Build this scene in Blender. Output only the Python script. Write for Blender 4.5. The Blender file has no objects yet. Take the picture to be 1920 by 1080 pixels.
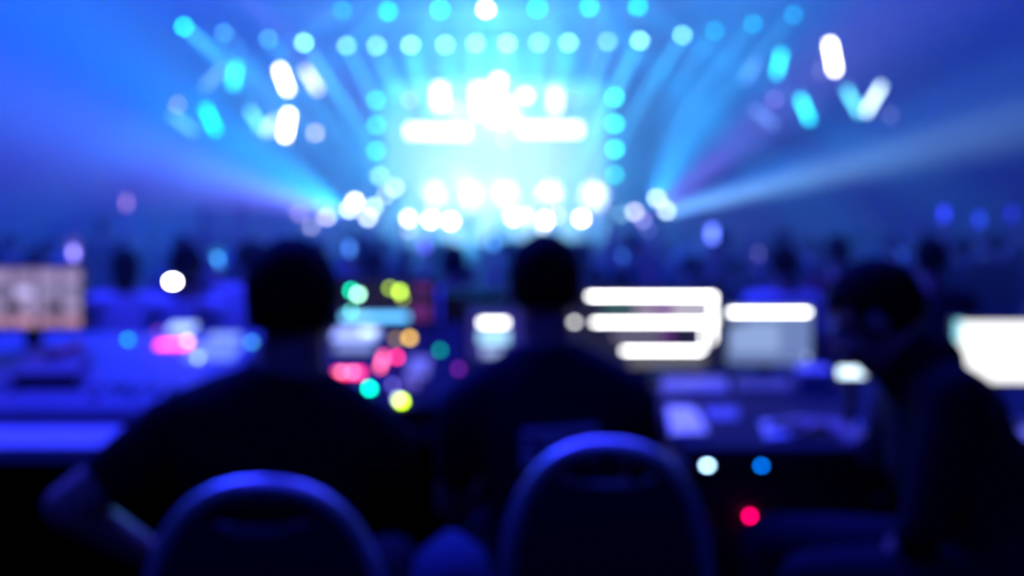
import bpy, bmesh, math, random
from mathutils import Vector, Matrix, Quaternion
random.seed(7)
S = bpy.context.scene
COL = S.collection
PI = math.pi
R = math.radians

# ------------------------------------------------------------------ camera
FPX = 35 / 36 * 1920
PITCH = math.atan(100 / FPX)
CAM = Vector((0, 0, 1.30))
cam = bpy.data.objects.new('camera', bpy.data.cameras.new('camera'))
COL.objects.link(cam)
cam.location = CAM
cam.rotation_euler = (PI / 2 - PITCH, 0, 0)
cam.data.lens = 35
cam.data.sensor_width = 36
cam.data.clip_start = .02
cam.data.dof.use_dof = True            # the photograph is thrown out of focus: lens focused on 25 cm
cam.data.dof.focus_distance = .25
cam.data.dof.aperture_fstop = 6.8
S.camera = cam

def P(px, py, D):
    """the point at world depth y = D seen at photo pixel (px, py)"""
    x = (px - 960) / FPX
    y = (540 - py) / FPX
    d = Vector((x, math.cos(PITCH) + y * math.sin(PITCH), -math.sin(PITCH) + y * math.cos(PITCH)))
    return CAM + d * (D / d.y)

# ------------------------------------------------------------------ world, exposure
S.view_settings.view_transform = 'Standard'
S.view_settings.look = 'None'
S.view_settings.gamma = 1
S.view_settings.exposure = 0
S.view_settings.use_curve_mapping = False
w = bpy.data.worlds.new('world')
S.world = w
w.use_nodes = True
w.node_tree.nodes['Background'].inputs[0].default_value = (.01, .015, .12, 1)
w.node_tree.nodes['Background'].inputs[1].default_value = .2
S.cycles.use_denoising = True
S.cycles.max_bounces = 4
S.cycles.diffuse_bounces = 2
S.cycles.glossy_bounces = 2
S.cycles.volume_bounces = 0
S.cycles.sample_clamp_indirect = 4
S.cycles.caustics_reflective = False
S.cycles.caustics_refractive = False

def spot(name, loc, target, color, power, angle, blend=.6, radius=.08, parent=None):
    L = bpy.data.lights.new(name, 'SPOT')
    L.color = color; L.energy = power; L.spot_size = R(angle); L.spot_blend = blend; L.shadow_soft_size = radius
    o = bpy.data.objects.new(name, L); COL.objects.link(o)
    o.location = loc
    o.rotation_euler = (Vector(target) - Vector(loc)).to_track_quat('-Z', 'Y').to_euler()
    return o

def area(name, loc, target, color, power, sx, sy, spread=180):
    L = bpy.data.lights.new(name, 'AREA')
    L.shape = 'RECTANGLE'; L.size = sx; L.size_y = sy; L.color = color; L.energy = power; L.spread = R(spread)
    o = bpy.data.objects.new(name, L); COL.objects.link(o)
    o.location = loc
    o.rotation_euler = (Vector(target) - Vector(loc)).to_track_quat('-Z', 'Y').to_euler()
    return o


# ------------------------------------------------------------------ light of the place and added fills
HAZE_LIGHTS = True
CY = (.05, .62, 1.0)
AZ = (.0, .17, 1.0)
BL = (.035, .07, 1.0)
VI = (.25, .17, 1.0)
ST = P(925, 300, 24)
# wash fixtures rigged at the stage corners and in the grid; their beams show in the haze
def beam(px, py, D, tx, ty, TD, color, power, angle, blend=.8, radius=.1):
    return spot('stage_beam', P(px, py, D), P(tx, ty, TD), color, power, angle, blend, radius)
beam(640, 395, 23.3, 20, 110, 15, AZ, 50000, 24, 1)
beam(645, 390, 23.3, 330, 150, 15, CY, 26400, 11, 1)
beam(640, 400, 23.3, 180, 290, 14, VI, 33000, 13, 1)
beam(650, 400, 23.3, 400, 310, 16, CY, 19800, 7, 1)
beam(1225, 405, 23.3, 1920, 165, 14, (.06, .30, 1), 46000, 9, .9)
beam(1225, 405, 23.3, 1800, 262, 14, (.2, .55, 1), 38000, 6, .8)
beam(1225, 400, 23.3, 1480, 180, 15, VI, 48000, 8, 1)
beam(1220, 395, 23.3, 1380, 80, 15, (.03, .42, 1), 62000, 15, 1)
beam(400, -60, 19, 640, 160, 22, VI, 30000, 12, 1)
beam(1570, -60, 21, 1573, 300, 21, (.0, .3, 1), 3300, 8, .8)
beam(1228, 403, 23.3, 1640, 300, 15, (.4, .75, 1), 60000, 4, .9)
# soft blue wash from above; the first two are added to tint the haze
area('upper_haze_fill', (-9, 17, 9.6), (-7, 18, 0), (.004, .07, 1), 2500, 8, 3)
area('upper_haze_fill', (9, 19, 9.6), (9, 20, 0), (.012, .016, 1), 1300, 7, 3)
area('crowd_wash', (-3.5, 8.5, 8.5), (-3, 8, 0), (.018, .024, 1), 2600, 11, 4)
area('desk_wash', (-.2, 4.6, 4.6), (-.1, 2.7, .5), (.03, .034, 1), 400, 6, 1.2)
area('rear_wash', (0, -1.5, 4.8), (0, 2, .8), (.02, .022, 1), 60, 4, 1)
# wide spots without fixtures, added to brighten the haze around the stage
for (x, y, D, ty, pw, c) in ((925, 260, 23.2, -300, 9000, (.08, .50, 1)), (925, 150, 23.2, -200, 2200, (.05, .45, 1)), (925, 380, 23.3, 60, 3600, (.12, .55, 1))):
    spot('haze_fill', P(x, y, D), P(x, ty, 20), c, pw, 150, 1, .5)

# ------------------------------------------------------------------ materials
def nodes(m):
    m.use_nodes = True
    return m.node_tree, m.node_tree.nodes['Principled BSDF']
MATS = {}
def mat(name, c, rough=.6, metal=0, noise=None, spec=.5, bump=0, scale=20, sheen=0):
    if name in MATS: return MATS[name]
    m = bpy.data.materials.new(name); nt, b = nodes(m)
    b.inputs['Base Color'].default_value = (*c, 1)
    b.inputs['Roughness'].default_value = rough
    b.inputs['Metallic'].default_value = metal
    b.inputs['Specular IOR Level'].default_value = spec
    tc = nt.nodes.new('ShaderNodeTexCoord'); nz = nt.nodes.new('ShaderNodeTexNoise')
    nz.inputs['Scale'].default_value = scale; nz.inputs['Detail'].default_value = 4
    nt.links.new(tc.outputs['Object'], nz.inputs['Vector'])
    k = noise or .25
    mx = nt.nodes.new('ShaderNodeMix'); mx.data_type = 'RGBA'
    mx.inputs[6].default_value = (*[v * (1 - k) for v in c], 1)
    mx.inputs[7].default_value = (*[min(1, v * (1 + k)) for v in c], 1)
    nt.links.new(nz.outputs['Fac'], mx.inputs[0]); nt.links.new(mx.outputs[2], b.inputs['Base Color'])
    if bump:
        bp = nt.nodes.new('ShaderNodeBump'); bp.inputs['Strength'].default_value = bump
        nt.links.new(nz.outputs['Fac'], bp.inputs['Height']); nt.links.new(bp.outputs[0], b.inputs['Normal'])
    MATS[name] = m
    return m
def emat(c, e, cast=False):
    """a lamp, LED or lit screen: colour and brightness"""
    key = ('e', tuple(round(v, 3) for v in c), round(e, 2), cast)
    if key in MATS: return MATS[key]
    m = bpy.data.materials.new('glow_%02d' % len(MATS)); nt, b = nodes(m)
    b.inputs['Base Color'].default_value = (.02, .02, .02, 1)
    b.inputs['Emission Color'].default_value = (*c, 1)
    b.inputs['Emission Strength'].default_value = e
    m.cycles.emission_sampling = 'AUTO' if cast else 'NONE'
    MATS[key] = m
    return m
M_black = mat('black_paint', (.012, .012, .014), .45)
M_alu = mat('aluminium', (.45, .46, .48), .35, 1)
M_steel = mat('chair_steel', (.8, .8, .82), .42, .85)
M_vinyl = mat('chair_vinyl', (.012, .012, .02), .75, bump=.2, scale=80)
M_wall = mat('hall_wall', (.03, .035, .06), .9, scale=3)
M_ceil = mat('hall_ceiling', (.05, .05, .08), .9, scale=3)
M_floor = mat('hall_floor', (.006, .006, .008), .8, scale=4)
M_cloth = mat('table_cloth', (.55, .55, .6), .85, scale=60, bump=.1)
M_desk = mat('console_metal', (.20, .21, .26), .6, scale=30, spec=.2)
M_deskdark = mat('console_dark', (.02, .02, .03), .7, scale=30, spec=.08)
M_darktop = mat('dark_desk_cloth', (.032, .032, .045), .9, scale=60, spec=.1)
M_added_skirt = mat('added_desk_skirt', (.006, .006, .008), .95, spec=.05)
M_plastic = mat('black_plastic', (.012, .012, .014), .5)
M_paper = mat('paper', (.85, .85, .88), .38, spec=.8)
M_skin = mat('skin', (.42, .25, .18), .55, scale=30)
M_hair = mat('dark_hair', (.008, .007, .007), .8, noise=.5, scale=90, bump=.4, spec=.05)
M_shirt = mat('black_tshirt', (.012, .012, .016), .95, scale=120, spec=.06)
M_navy = mat('navy_polo', (.016, .016, .035), .95, scale=120, spec=.06)
M_jacket = mat('dark_jacket', (.012, .012, .018), .9, scale=60, spec=.06)
M_jeans = mat('dark_trousers', (.015, .017, .03), .9, scale=120, spec=.06)
M_shoe = mat('black_shoe', (.015, .015, .015), .5)
M_eye = mat('eye_white', (.6, .6, .6), .2)
M_lip = mat('lips', (.3, .12, .1), .5)

# ------------------------------------------------------------------ mesh helpers
def tag(o, label=None, cat=None, group=None, kind=None):
    if label: o['label'] = label
    if cat: o['category'] = cat
    if group: o['group'] = group
    if kind: o['kind'] = kind
    return o
def empty(name, loc=(0, 0, 0), rot=None):
    o = bpy.data.objects.new(name, None); COL.objects.link(o); o.location = loc
    o.empty_display_size = .1
    if rot is not None:
        o.rotation_mode = 'QUATERNION'; o.rotation_quaternion = rot
    return o
def link(name, bm, mats, parent=None, smooth=False):
    me = bpy.data.meshes.new(name)
    bmesh.ops.recalc_face_normals(bm, faces=bm.faces)
    bm.to_mesh(me); bm.free()
    for m in (mats if isinstance(mats, (list, tuple)) else [mats]): me.materials.append(m)
    if smooth:
        for p in me.polygons: p.use_smooth = True
    o = bpy.data.objects.new(name, me); COL.objects.link(o)
    if parent: o.parent = parent
    return o
def copy_tree(o, parent=None):
    c = o.copy(); COL.objects.link(c)
    if parent: c.parent = parent
    for ch in list(o.children): copy_tree(ch, c)
    return c
def bx(bm, c, s, rot=None, bev=0, mi=0):
    r = bmesh.ops.create_cube(bm, size=1)
    vs = r['verts']; fs = {f for v in vs for f in v.link_faces}
    for v in vs: v.co = Vector((v.co.x * s[0], v.co.y * s[1], v.co.z * s[2]))
    if bev:
        es = list({e for v in vs for e in v.link_edges})
        rr = bmesh.ops.bevel(bm, geom=es, offset=bev, segments=2, affect='EDGES', profile=.6)
        fs = set(rr['faces']) | {f for f in fs if f.is_valid}
        vs = list({v for f in fs for v in f.verts})
    for v in vs:
        if rot is not None: v.co = rot @ v.co
        v.co += Vector(c)
    for f in fs: f.material_index = mi
    return vs
def frame(d, up=Vector((0, 0, 1))):
    d = Vector(d).normalized()
    u = Vector(up) - d * d.dot(Vector(up))
    if u.length < 1e-4: u = Vector((0, 1, 0)) - d * d.y
    u.normalize(); return d.cross(u).normalized(), u, d
def loft(bm, secs, n=16, axis=None, mi=0, caps=True):
    """secs: list of (centre, rx, ry); rings lie across the run of centres, rx along axis"""
    rings = []
    k = len(secs)
    for i, (c, rx, ry) in enumerate(secs):
        c = Vector(c)
        a = Vector(secs[max(0, i - 1)][0]); b = Vector(secs[min(k - 1, i + 1)][0])
        d = (b - a)
        if d.length < 1e-6: d = Vector((0, 0, 1))
        d.normalize()
        if axis is not None:
            X = Vector(axis) - d * d.dot(Vector(axis)); X.normalize(); Y = d.cross(X)
        else:
            X, Y, _ = frame(d)
        rings.append([bm.verts.new(c + X * rx * math.cos(t) + Y * ry * math.sin(t)) for t in [2 * PI * j / n for j in range(n)]])
    for i in range(k - 1):
        for j in range(n):
            f = bm.faces.new((rings[i][j], rings[i][(j + 1) % n], rings[i + 1][(j + 1) % n], rings[i + 1][j])); f.material_index = mi
    if caps:
        f = bm.faces.new(list(reversed(rings[0]))); f.material_index = mi
        f = bm.faces.new(rings[-1]); f.material_index = mi
def tube(bm, pts, r, n=8, mi=0):
    loft(bm, [(p, r, r) for p in pts], n, mi=mi)
def cyl(bm, a, b, r, r2=None, n=16, mi=0):
    loft(bm, [(a, r, r), (b, r2 if r2 is not None else r, r2 if r2 is not None else r)], n, mi=mi)
def ell(bm, c, r, F=None, n=16, mi=0):
    """ellipsoid; F = (X, Y, Z) axes"""
    rr = bmesh.ops.create_uvsphere(bm, u_segments=n, v_segments=max(8, n // 2 + 2), radius=1)
    for v in rr['verts']:
        q = Vector((v.co.x * r[0], v.co.y * r[1], v.co.z * r[2]))
        if F: q = F[0] * q.x + F[1] * q.y + F[2] * q.z
        v.co = q + Vector(c)
    for f in {f for v in rr['verts'] for f in v.link_faces}: f.material_index = mi
    return rr['verts']
def limb(bm, a, b, ra, rb, n=14):
    a = Vector(a); b = Vector(b); d = (b - a).normalized()
    secs = [(a - d * ra * .98, ra * .15, ra * .15), (a - d * ra * .7, ra * .71, ra * .71), (a, ra, ra)]
    L = (b - a).length
    for t in (.25, .5, .75):
        bulge = 1 + .06 * math.sin(PI * t)
        r = (ra + (rb - ra) * t) * bulge; secs.append((a + d * L * t, r, r))
    secs += [(b, rb, rb), (b + d * rb * .7, rb * .71, rb * .71), (b + d * rb * .98, rb * .15, rb * .15)]
    loft(bm, secs, n)
def baked(name, bm, mats, parent, voxel, smooth=3):
    """fuse overlapping volumes into one continuous skin"""
    o = link(name, bm, mats, None, True)
    m = o.modifiers.new('r', 'REMESH'); m.mode = 'VOXEL'; m.voxel_size = voxel; m.use_smooth_shade = True
    if smooth:
        s = o.modifiers.new('s', 'SMOOTH'); s.iterations = smooth; s.factor = .5
    bpy.context.view_layer.update()
    me = bpy.data.meshes.new_from_object(o.evaluated_get(bpy.context.evaluated_depsgraph_get()))
    me.name = name
    old = o.data; o.modifiers.clear(); o.data = me; bpy.data.meshes.remove(old)
    for p in me.polygons: p.use_smooth = True
    if not me.materials:
        for q in (mats if isinstance(mats, (list, tuple)) else [mats]): me.materials.append(q)
    if parent: o.parent = parent
    return o
ORD = 'first second third fourth fifth sixth seventh eighth ninth tenth eleventh twelfth thirteenth fourteenth fifteenth sixteenth seventeenth eighteenth nineteenth twentieth'.split()

# ------------------------------------------------------------------ the hall
CF = -.42                                     # audience floor; the control platform is 0
def solid(name, lo, hi, m, bev=0):
    bm = bmesh.new(); lo = Vector(lo); hi = Vector(hi)
    bx(bm, (lo + hi) / 2, hi - lo, bev=bev)
    return tag(link(name, bm, m), kind='structure')
solid('floor', (-18, -4, CF - .2), (18, 30, CF), M_floor)
solid('ceiling', (-18, -4, 10.5), (18, 30, 10.7), M_ceil)
solid('wall_back', (-18, 30, CF - .2), (18, 30.2, 10.7), M_wall)
solid('wall_front', (-18, -4.2, CF - .2), (18, -4, 10.7), M_wall)
solid('wall_left', (-18.2, -4, CF - .2), (-18, 30, 10.7), M_wall)
solid('wall_right', (18, -4, CF - .2), (18.2, 30, 10.7), M_wall)
solid('floor_riser', (-5, -2.5, CF), (5, 4.1, 0), M_floor)
hm = bpy.data.materials.new('haze'); hm.use_nodes = True; nt = hm.node_tree; nt.nodes.clear()
out = nt.nodes.new('ShaderNodeOutputMaterial'); vs_ = nt.nodes.new('ShaderNodeVolumeScatter')
vs_.inputs['Density'].default_value = .035; vs_.inputs['Anisotropy'].default_value = .3
nt.links.new(vs_.outputs[0], out.inputs['Volume'])
hm.cycles.volume_sampling = 'EQUIANGULAR'
bm = bmesh.new(); bx(bm, (0, 17.2, 5.1), (35.9, 25.4, 10.6))
hz = link('stage_haze', bm, hm)
tag(hz, 'blue-lit stage haze filling the hall over the audience', 'haze', kind='stuff')
# ------------------------------------------------------------------ stage
DZ = 1.0
t = empty('stage_deck', (-.45, 25.6, CF)); tag(t, 'raised stage deck behind the crowd, glowing with lamps', 'stage')
bm = bmesh.new(); bx(bm, (0, 0, DZ - CF - .05), (13, 4.4, .1)); link('deck_top', bm, mat('deck', (.05, .05, .06), .5), t)
bm = bmesh.new(); bx(bm, (0, -2.17, (DZ - CF - .1) / 2), (12.9, .04, DZ - CF - .1)); link('skirt', bm, M_black, t)
for i in range(7):
    for yy in (-1.9, 1.9):
        bm = bmesh.new(); cyl(bm, (-6 + 2 * i, yy, 0), (-6 + 2 * i, yy, DZ - CF - .1), .03, n=8); link('leg', bm, M_alu, t)

def truss(name, pts, label, cat='truss', w=.3, hang=None, group=None):
    """box truss of four chords with zigzag lacing along pts"""
    base = Vector(pts[0]); t = empty(name, base); tag(t, label, cat, group)
    pts = [Vector(p) - base for p in pts]
    rows = []
    for i, p in enumerate(pts):
        d = (pts[min(i + 1, len(pts) - 1)] - pts[max(i - 1, 0)]).normalized()
        X, U, _ = frame(d, Vector((0, 0, 1)) if abs(d.z) < .9 else Vector((0, 1, 0)))
        rows.append([p + X * a * w / 2 + U * b * w / 2 for a, b in ((-1, -1), (1, -1), (1, 1), (-1, 1))])
    for k in range(4):
        bm = bmesh.new(); tube(bm, [r[k] for r in rows], .024, 6); link('chord', bm, M_alu, t)
    bm = bmesh.new()
    for i in range(len(rows) - 1):
        L = (rows[i + 1][0] - rows[i][0]).length; n = max(1, int(L / .35))
        for k in range(4):
            for j in range(n):
                a = rows[i][k].lerp(rows[i + 1][k], j / n); b = rows[i][(k + 1) % 4].lerp(rows[i + 1][(k + 1) % 4], (j + .5) / n)
                c = rows[i][k].lerp(rows[i + 1][k], (j + 1) / n)
                cyl(bm, a, b, .01, n=5); cyl(bm, b, c, .01, n=5)
    link('lacing', bm, M_alu, t)
    for hp in hang or ():
        q = Vector(hp) - base
        bm = bmesh.new(); cyl(bm, q, (q.x, q.y, 10.49 - base.z), .012, n=6); link('hoist_chain', bm, M_black, t)
    return t

# moving head lamp: base on clamp, yoke, head with lens. Local: hangs from origin, aims along -Z of the head
def lamp_meshes():
    bm = bmesh.new(); bx(bm, (0, 0, -.11), (.30, .24, .13), bev=.02); cyl(bm, (-.08, 0, -.05), (-.08, 0, .0), .018, n=8); cyl(bm, (.08, 0, -.05), (.08, 0, .0), .018, n=8)
    bx(bm, (0, 0, 0), (.24, .05, .03)); base = link('base', bm, M_black)
    bm = bmesh.new(); cyl(bm, (0, 0, -.17), (0, 0, -.20), .07)
    bx(bm, (0, 0, -.215), (.34, .09, .03), bev=.008)
    for s in (-1, 1): bx(bm, (s * .16, 0, -.31), (.025, .09, .21), bev=.008)
    yoke = link('yoke', bm, M_black)
    bm = bmesh.new()
    loft(bm, [((0, 0, .15), .06, .06), ((0, 0, .12), .10, .10), ((0, 0, 0), .125, .125), ((0, 0, -.14), .11, .11), ((0, 0, -.20), .115, .115)], 20)
    head = link('head', bm, M_black)
    return base.data, yoke.data, head.data, [base, yoke, head]
b_me, y_me, h_me, tmp = lamp_meshes()
for o in tmp: bpy.data.objects.remove(o)
LENS = {}
def lens_mesh(c, e, r=.065):
    key = (c, e, r)
    if key not in LENS:
        bm = bmesh.new()
        loft(bm, [((0, 0, -.195), .1, .1), ((0, 0, -.215), r + .015, r + .015)], 20, mi=1)
        loft(bm, [((0, 0, -.2151), r, r), ((0, 0, -.225), r * .95, r * .95), ((0, 0, -.24), r * .5, r * .5)], 20)
        me = bpy.data.meshes.new('lens'); bmesh.ops.recalc_face_normals(bm, faces=bm.faces); bm.to_mesh(me); bm.free()
        me.materials.append(emat(c, e)); me.materials.append(M_black)
        LENS[key] = me
    return LENS[key]
def moving_head(loc, aim, c, e, label, group, r=.065, floor=False, light=None, cat='stage light', rod=None):
    """loc is where the lens centre sits; aim a world point"""
    loc = Vector(loc); d = (Vector(aim) - loc).normalized()
    hc = loc - d * .22                                  # head pivot
    root = empty('moving_head_lamp', hc + Vector((0, 0, -.36 if floor else .36)))
    tag(root, label, cat, group)
    for me in (b_me, y_me):
        o = bpy.data.objects.new(me.name, me); COL.objects.link(o); o.parent = root
        if floor: o.rotation_euler = (PI, 0, 0)
    h = bpy.data.objects.new('head', h_me); COL.objects.link(h); h.parent = root
    h.location = (0, 0, .36 if floor else -.36)
    h.rotation_mode = 'QUATERNION'; h.rotation_quaternion = d.to_track_quat('-Z', 'Y')
    l = bpy.data.objects.new('lens', lens_mesh(c, e, r)); COL.objects.link(l); l.parent = h
    if rod:
        bm = bmesh.new(); cyl(bm, (0, 0, -.01), (0, 0, rod - root.location.z), .02, n=8); link('clamp', bm, M_black, root)
    if light:
        col, pw, ang = light
        spot('lamp_beam', loc + d * .03, aim, col, pw, ang, .7, .06)
    return root

# second row: curved truss
row2 = [(345,50,.9,0),(420,62,.45,1),(503,73,.5,1),(570,80,1,2),(650,86,.6,2),(706,86,.7,2),(770,84,1,2),(835,84,.8,2),(892,82,1,2),(951,82,1.2,2),(1010,80,.7,2),(1066,80,.9,2),(1139,78,.5,2),(1200,76,1,2),(1280,66,.7,2),(1340,58,.3,0),(1412,45,.35,0),(1488,28,.3,0)]
pts = [P(300, 42, 24.4)] + [P(x, y, 24.4) for x, y, _, _ in row2] + [P(1540, 16, 24.4)]
pts = [p + Vector((0, 0, .72)) for p in pts]
truss('curved_truss', pts, 'curved lighting truss carrying the long row of cyan lamps', hang=[pts[2], pts[9], pts[-3]])
COLS = {0: (.0, .75, 1), 1: (.1, .55, 1), 2: (.35, 1, 1)}
for i, (x, y, k, ci) in enumerate(row2):
    p = P(x, y, 24.3)
    aim = P(925 + (x - 925) * .42, 400, 20.8) if x > 400 else P(520, 200, 17)
    moving_head(p, aim, COLS[ci], 24 * k, ORD[i] + ' cyan lamp from the left on the curved truss', 'lamps on the curved truss',
                light=((.06, .6, 1), (120000 if i else 42000) * k, 6), rod=p.z + .62)
# first row: straight truss high over the stage
row1 = [(642,20,.35),(727,21,1),(825,18,1.1),(911,18,9),(1008,15,1),(1105,13,1),(1196,12,1.1)]
a = P(560, 15, 21.2) + Vector((0, 0, .72)); b = P(1290, 15, 21.2) + Vector((0, 0, .72))
truss('front_truss', [a, a.lerp(b, .33), a.lerp(b, .66), b], 'straight lighting truss above the stage front holding seven lamps', hang=[a, b])
for i, (x, y, k) in enumerate(row1):
    p = P(x, y, 21.1)
    dx = (x - 911) * 2.0
    aim = P(911 + dx, 190, 18) if i != 3 else P(911, 400, 18.6)
    wht = i == 3
    moving_head(p, aim, (1, 1, 1) if wht else (0, .85, .9), 60 if wht else 17 * k,
                'white glaring lamp at the middle of the front truss' if wht else ORD[i] + ' lamp from the left on the front truss, cyan',
                'lamps on the front truss', r=.062, rod=p.z + .62, light=((0, .45, 1), 13000 if not wht else 9000, 9))
# side towers of the video wall
for s, xs, ys, e in ((-1, 705, (188, 235, 283, 330), 8), (1, 1153, (182, 232, 280, 328), 14)):
    x0 = P(xs, 300, 24.75).x
    truss('tower_truss', [(x0, 24.75, DZ), (x0, 24.75, 3.5), (x0, 24.75, P(xs, 120, 24.75).z)],
          'upright truss tower on the %s of the video wall' % ('left' if s < 0 else 'right'))
    for i, y in enumerate(ys):
        p = P(xs, y, 24.2)
        moving_head(p, (p.x, 10, 2.5), (.05, 1, .75), e * (1.3 if i < 3 else .7),
                    '%s green-cyan lamp from the top on the %s tower' % (ORD[i], 'left' if s < 0 else 'right'), 'lamps on the %s tower' % ('left' if s < 0 else 'right'))
# video wall
t = empty('video_wall', (P(930, 300, 25.4).x, 25.4, DZ + .01)); tag(t, 'large pale cyan video wall glowing at the back of the stage', 'screen')
x0, x1 = P(715, 300, 25.4).x - t.location.x, P(1145, 300, 25.4).x - t.location.x
z1 = P(930, 150, 25.4).z - DZ
bm = bmesh.new(); bx(bm, ((x0 + x1) / 2, .1, z1 / 2), (x1 - x0 + .12, .14, z1)); link('cabinet', bm, M_black, t)
m = bpy.data.materials.new('video_wall_glow'); nt, b = nodes(m)  # fall-off of the stage glow painted into the screen as a radial gradient
b.inputs['Base Color'].default_value = (.02, .02, .02, 1)
tc = nt.nodes.new('ShaderNodeTexCoord'); mp = nt.nodes.new('ShaderNodeMapping'); gr = nt.nodes.new('ShaderNodeTexGradient'); gr.gradient_type = 'SPHERICAL'
mp.inputs['Location'].default_value = (0, 0, -.45 * 1.0); mp.inputs['Scale'].default_value = (.28, 1, .26)
mp.vector_type = 'POINT'; mp.inputs['Location'].default_value = (0, 0, -.26 * z1 * .45)
nt.links.new(tc.outputs['Object'], mp.inputs[0]); nt.links.new(mp.outputs[0], gr.inputs[0])
cr = nt.nodes.new('ShaderNodeValToRGB'); cr.color_ramp.elements[0].color = (.03, .7, .9, 1); cr.color_ramp.elements[1].color = (.8, 1, 1, 1)
cr.color_ramp.elements[1].position = .7
nt.links.new(gr.outputs[0], cr.inputs[0]); nt.links.new(cr.outputs[0], b.inputs['Emission Color']); b.inputs['Emission Strength'].default_value = 0.95
bm = bmesh.new(); bx(bm, ((x0 + x1) / 2, .02, z1 / 2), (x1 - x0, .02, z1 - .1)); link('screen', bm, m, t)

# blinder lamps: a housing with bright square cells, hung in rows in front of the video wall
def blinder(px, py, w, h, D, e, label, group, c=(1, 1, 1), hang=None):
    p = P(px, py, D); t = empty('blinder_lamp', p); tag(t, label, 'stage light', group)
    k = D / FPX; W, H = w * k, h * k
    bm = bmesh.new(); bx(bm, (0, .06, 0), (W + .06, .12, H + .06), bev=.015); link('housing', bm, M_black, t)
    bm = bmesh.new()
    nx, nz = max(1, round(W / .12)), max(1, round(H / .12))
    for i in range(nx):
        for j in range(nz):
            bx(bm, (-W / 2 + W * (i + .5) / nx, -.005, -H / 2 + H * (j + .5) / nz), (W / nx * .86, .02, H / nz * .86))
    link('cells', bm, emat(c, e), t)
    bm = bmesh.new(); cyl(bm, (0, .1, 0), (0, 25.44 - D, 0), .02, n=8); link('bracket', bm, M_black, t)
    return t
GB = 'white blinders in front of the video wall'
zt = P(925, 205, 24.9)
truss('screen_truss', [(P(735, 0, 24.9).x, 24.95, zt.z + .05), (P(925, 0, 24.9).x, 24.95, zt.z + .05), (P(1115, 0, 24.9).x, 24.95, zt.z + .05)],
      'horizontal truss carrying the white blinders across the video wall', hang=[(P(735, 0, 24.9).x, 24.95, zt.z + .05), (P(1115, 0, 24.9).x, 24.95, zt.z + .05)])
for i in range(6): blinder(772 + 19.5 * i, 247 - (1 if i < 2 else 0), 15, 20 if i < 5 else 22, 24.6, 9, ORD[i] + ' white blinder from the left in the left bar', GB)
for i in range(6): blinder(983 + 19.5 * i, 243, 15, 20, 24.6, 9, ORD[i] + ' white blinder from the left in the right bar', GB)
for (x, y, w_, h_, e, lab) in ((825, 182, 20, 44, 9, 'upright white blinder above the left bar of blinders'), (1041, 188, 18, 42, 6, 'narrow upright blinder above the right bar of blinders'),
        (935, 152, 14, 14, 18, 'topmost white blinder above the middle of the video wall'), (985, 180, 14, 14, 14, 'square white blinder right of the topmost blinder'),
        (900, 188, 24, 56, 9, 'tall white blinder just left of the middle of the video wall'), (936, 208, 38, 44, 9, 'wide white blinder at the middle of the video wall'),
        (962, 215, 16, 16, 6, 'small white blinder below the square one'), (855, 205, 14, 16, 5, 'small white blinder between the bar and the tall one'),
        (768, 188, 10, 10, 4, 'dim blinder at the upper left of the video wall'), (1078, 186, 8, 8, 3, 'dim blinder at the upper right of the video wall'),
        (945, 262, 12, 10, 4, 'dim blinder between the two bars of blinders')):
    blinder(x, y, w_, h_, 24.45, e, lab, GB)
# lamps standing along the front edge of the deck
foot = [(765,410,30),(808,412,60),(845,415,60),(962,407,50),(985,405,14),(1022,413,60),(1045,405,8),(1090,410,60),(765,432,4),(795,445,2),(1018,425,8)]
for i, (x, y, e) in enumerate(sorted(foot)):
    D = 23.65 if y < 420 else 23.2
    p = P(x, y, D)
    t = empty('footlight', (p.x, D + .15, DZ if D > 23.4 else CF)); tag(t, ORD[i] + ' round white footlight from the left along the stage edge', 'stage light', 'footlights on the stage edge')
    h = p.z - t.location.z
    bm = bmesh.new(); cyl(bm, (0, .05, h), (0, -.12, h), .085, .09, 20); link('can', bm, M_black, t)
    bm = bmesh.new(); cyl(bm, (0, -.12, h), (0, -.135, h), .066 if e > 9 else .06, n=20); link('lens', bm, emat((1, 1, 1) if y < 440 else (.5, .5, 1), e), t)
    bm = bmesh.new(); cyl(bm, (0, .0, 0), (0, 0, h - .07), .02, n=8); bx(bm, (0, 0, .01), (.2, .2, .02)); link('stand', bm, M_black, t)
# lamp heads on floor stands at the stage corners
corner = [(665,378,22,(1,1,1)),(655,392,12,(.9,1,1)),(700,388,10,(.7,1,1)),(712,330,6,(.5,1,1)),(740,352,7,(.8,1,1)),(690,408,10,(.8,.9,1)),(612,408,9,(.75,.7,1)),(582,425,4,(.8,.75,1)),(560,400,3,(.6,.5,1)),
          (722,365,8,(.8,1,1)),(1232,372,10,(.8,.75,1)),(1190,397,7,(.85,.85,1)),(1205,412,4,(.5,.4,1)),(1215,430,1.5,(.3,.3,1)),(1250,395,9,(.7,.95,1)),(1165,402,3,(.3,.8,1))]
for i, (x, y, e, c) in enumerate(sorted(corner)):
    left = x < 900
    p = P(x, y, 21.9 + .32 * (i % 5))
    j = i if left else i - sum(1 for q in corner if q[0] < 900)
    hc = p
    t = moving_head(p, (p.x + (-2 if left else 2), 10, p.z + .6), c, e * 1.5, '%s white lamp from the left in the cluster at the %s stage corner' % (ORD[j], 'left' if left else 'right'),
                'lamps at the %s stage corner' % ('left' if left else 'right'), floor=True)
    zb = t.location.z; fl = CF
    bm = bmesh.new(); cyl(bm, (0, 0, fl - zb), (0, 0, .06), .03, n=8); bx(bm, (0, 0, fl - zb + .015), (.26, .26, .03)); link('stand', bm, M_black, t)

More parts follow.
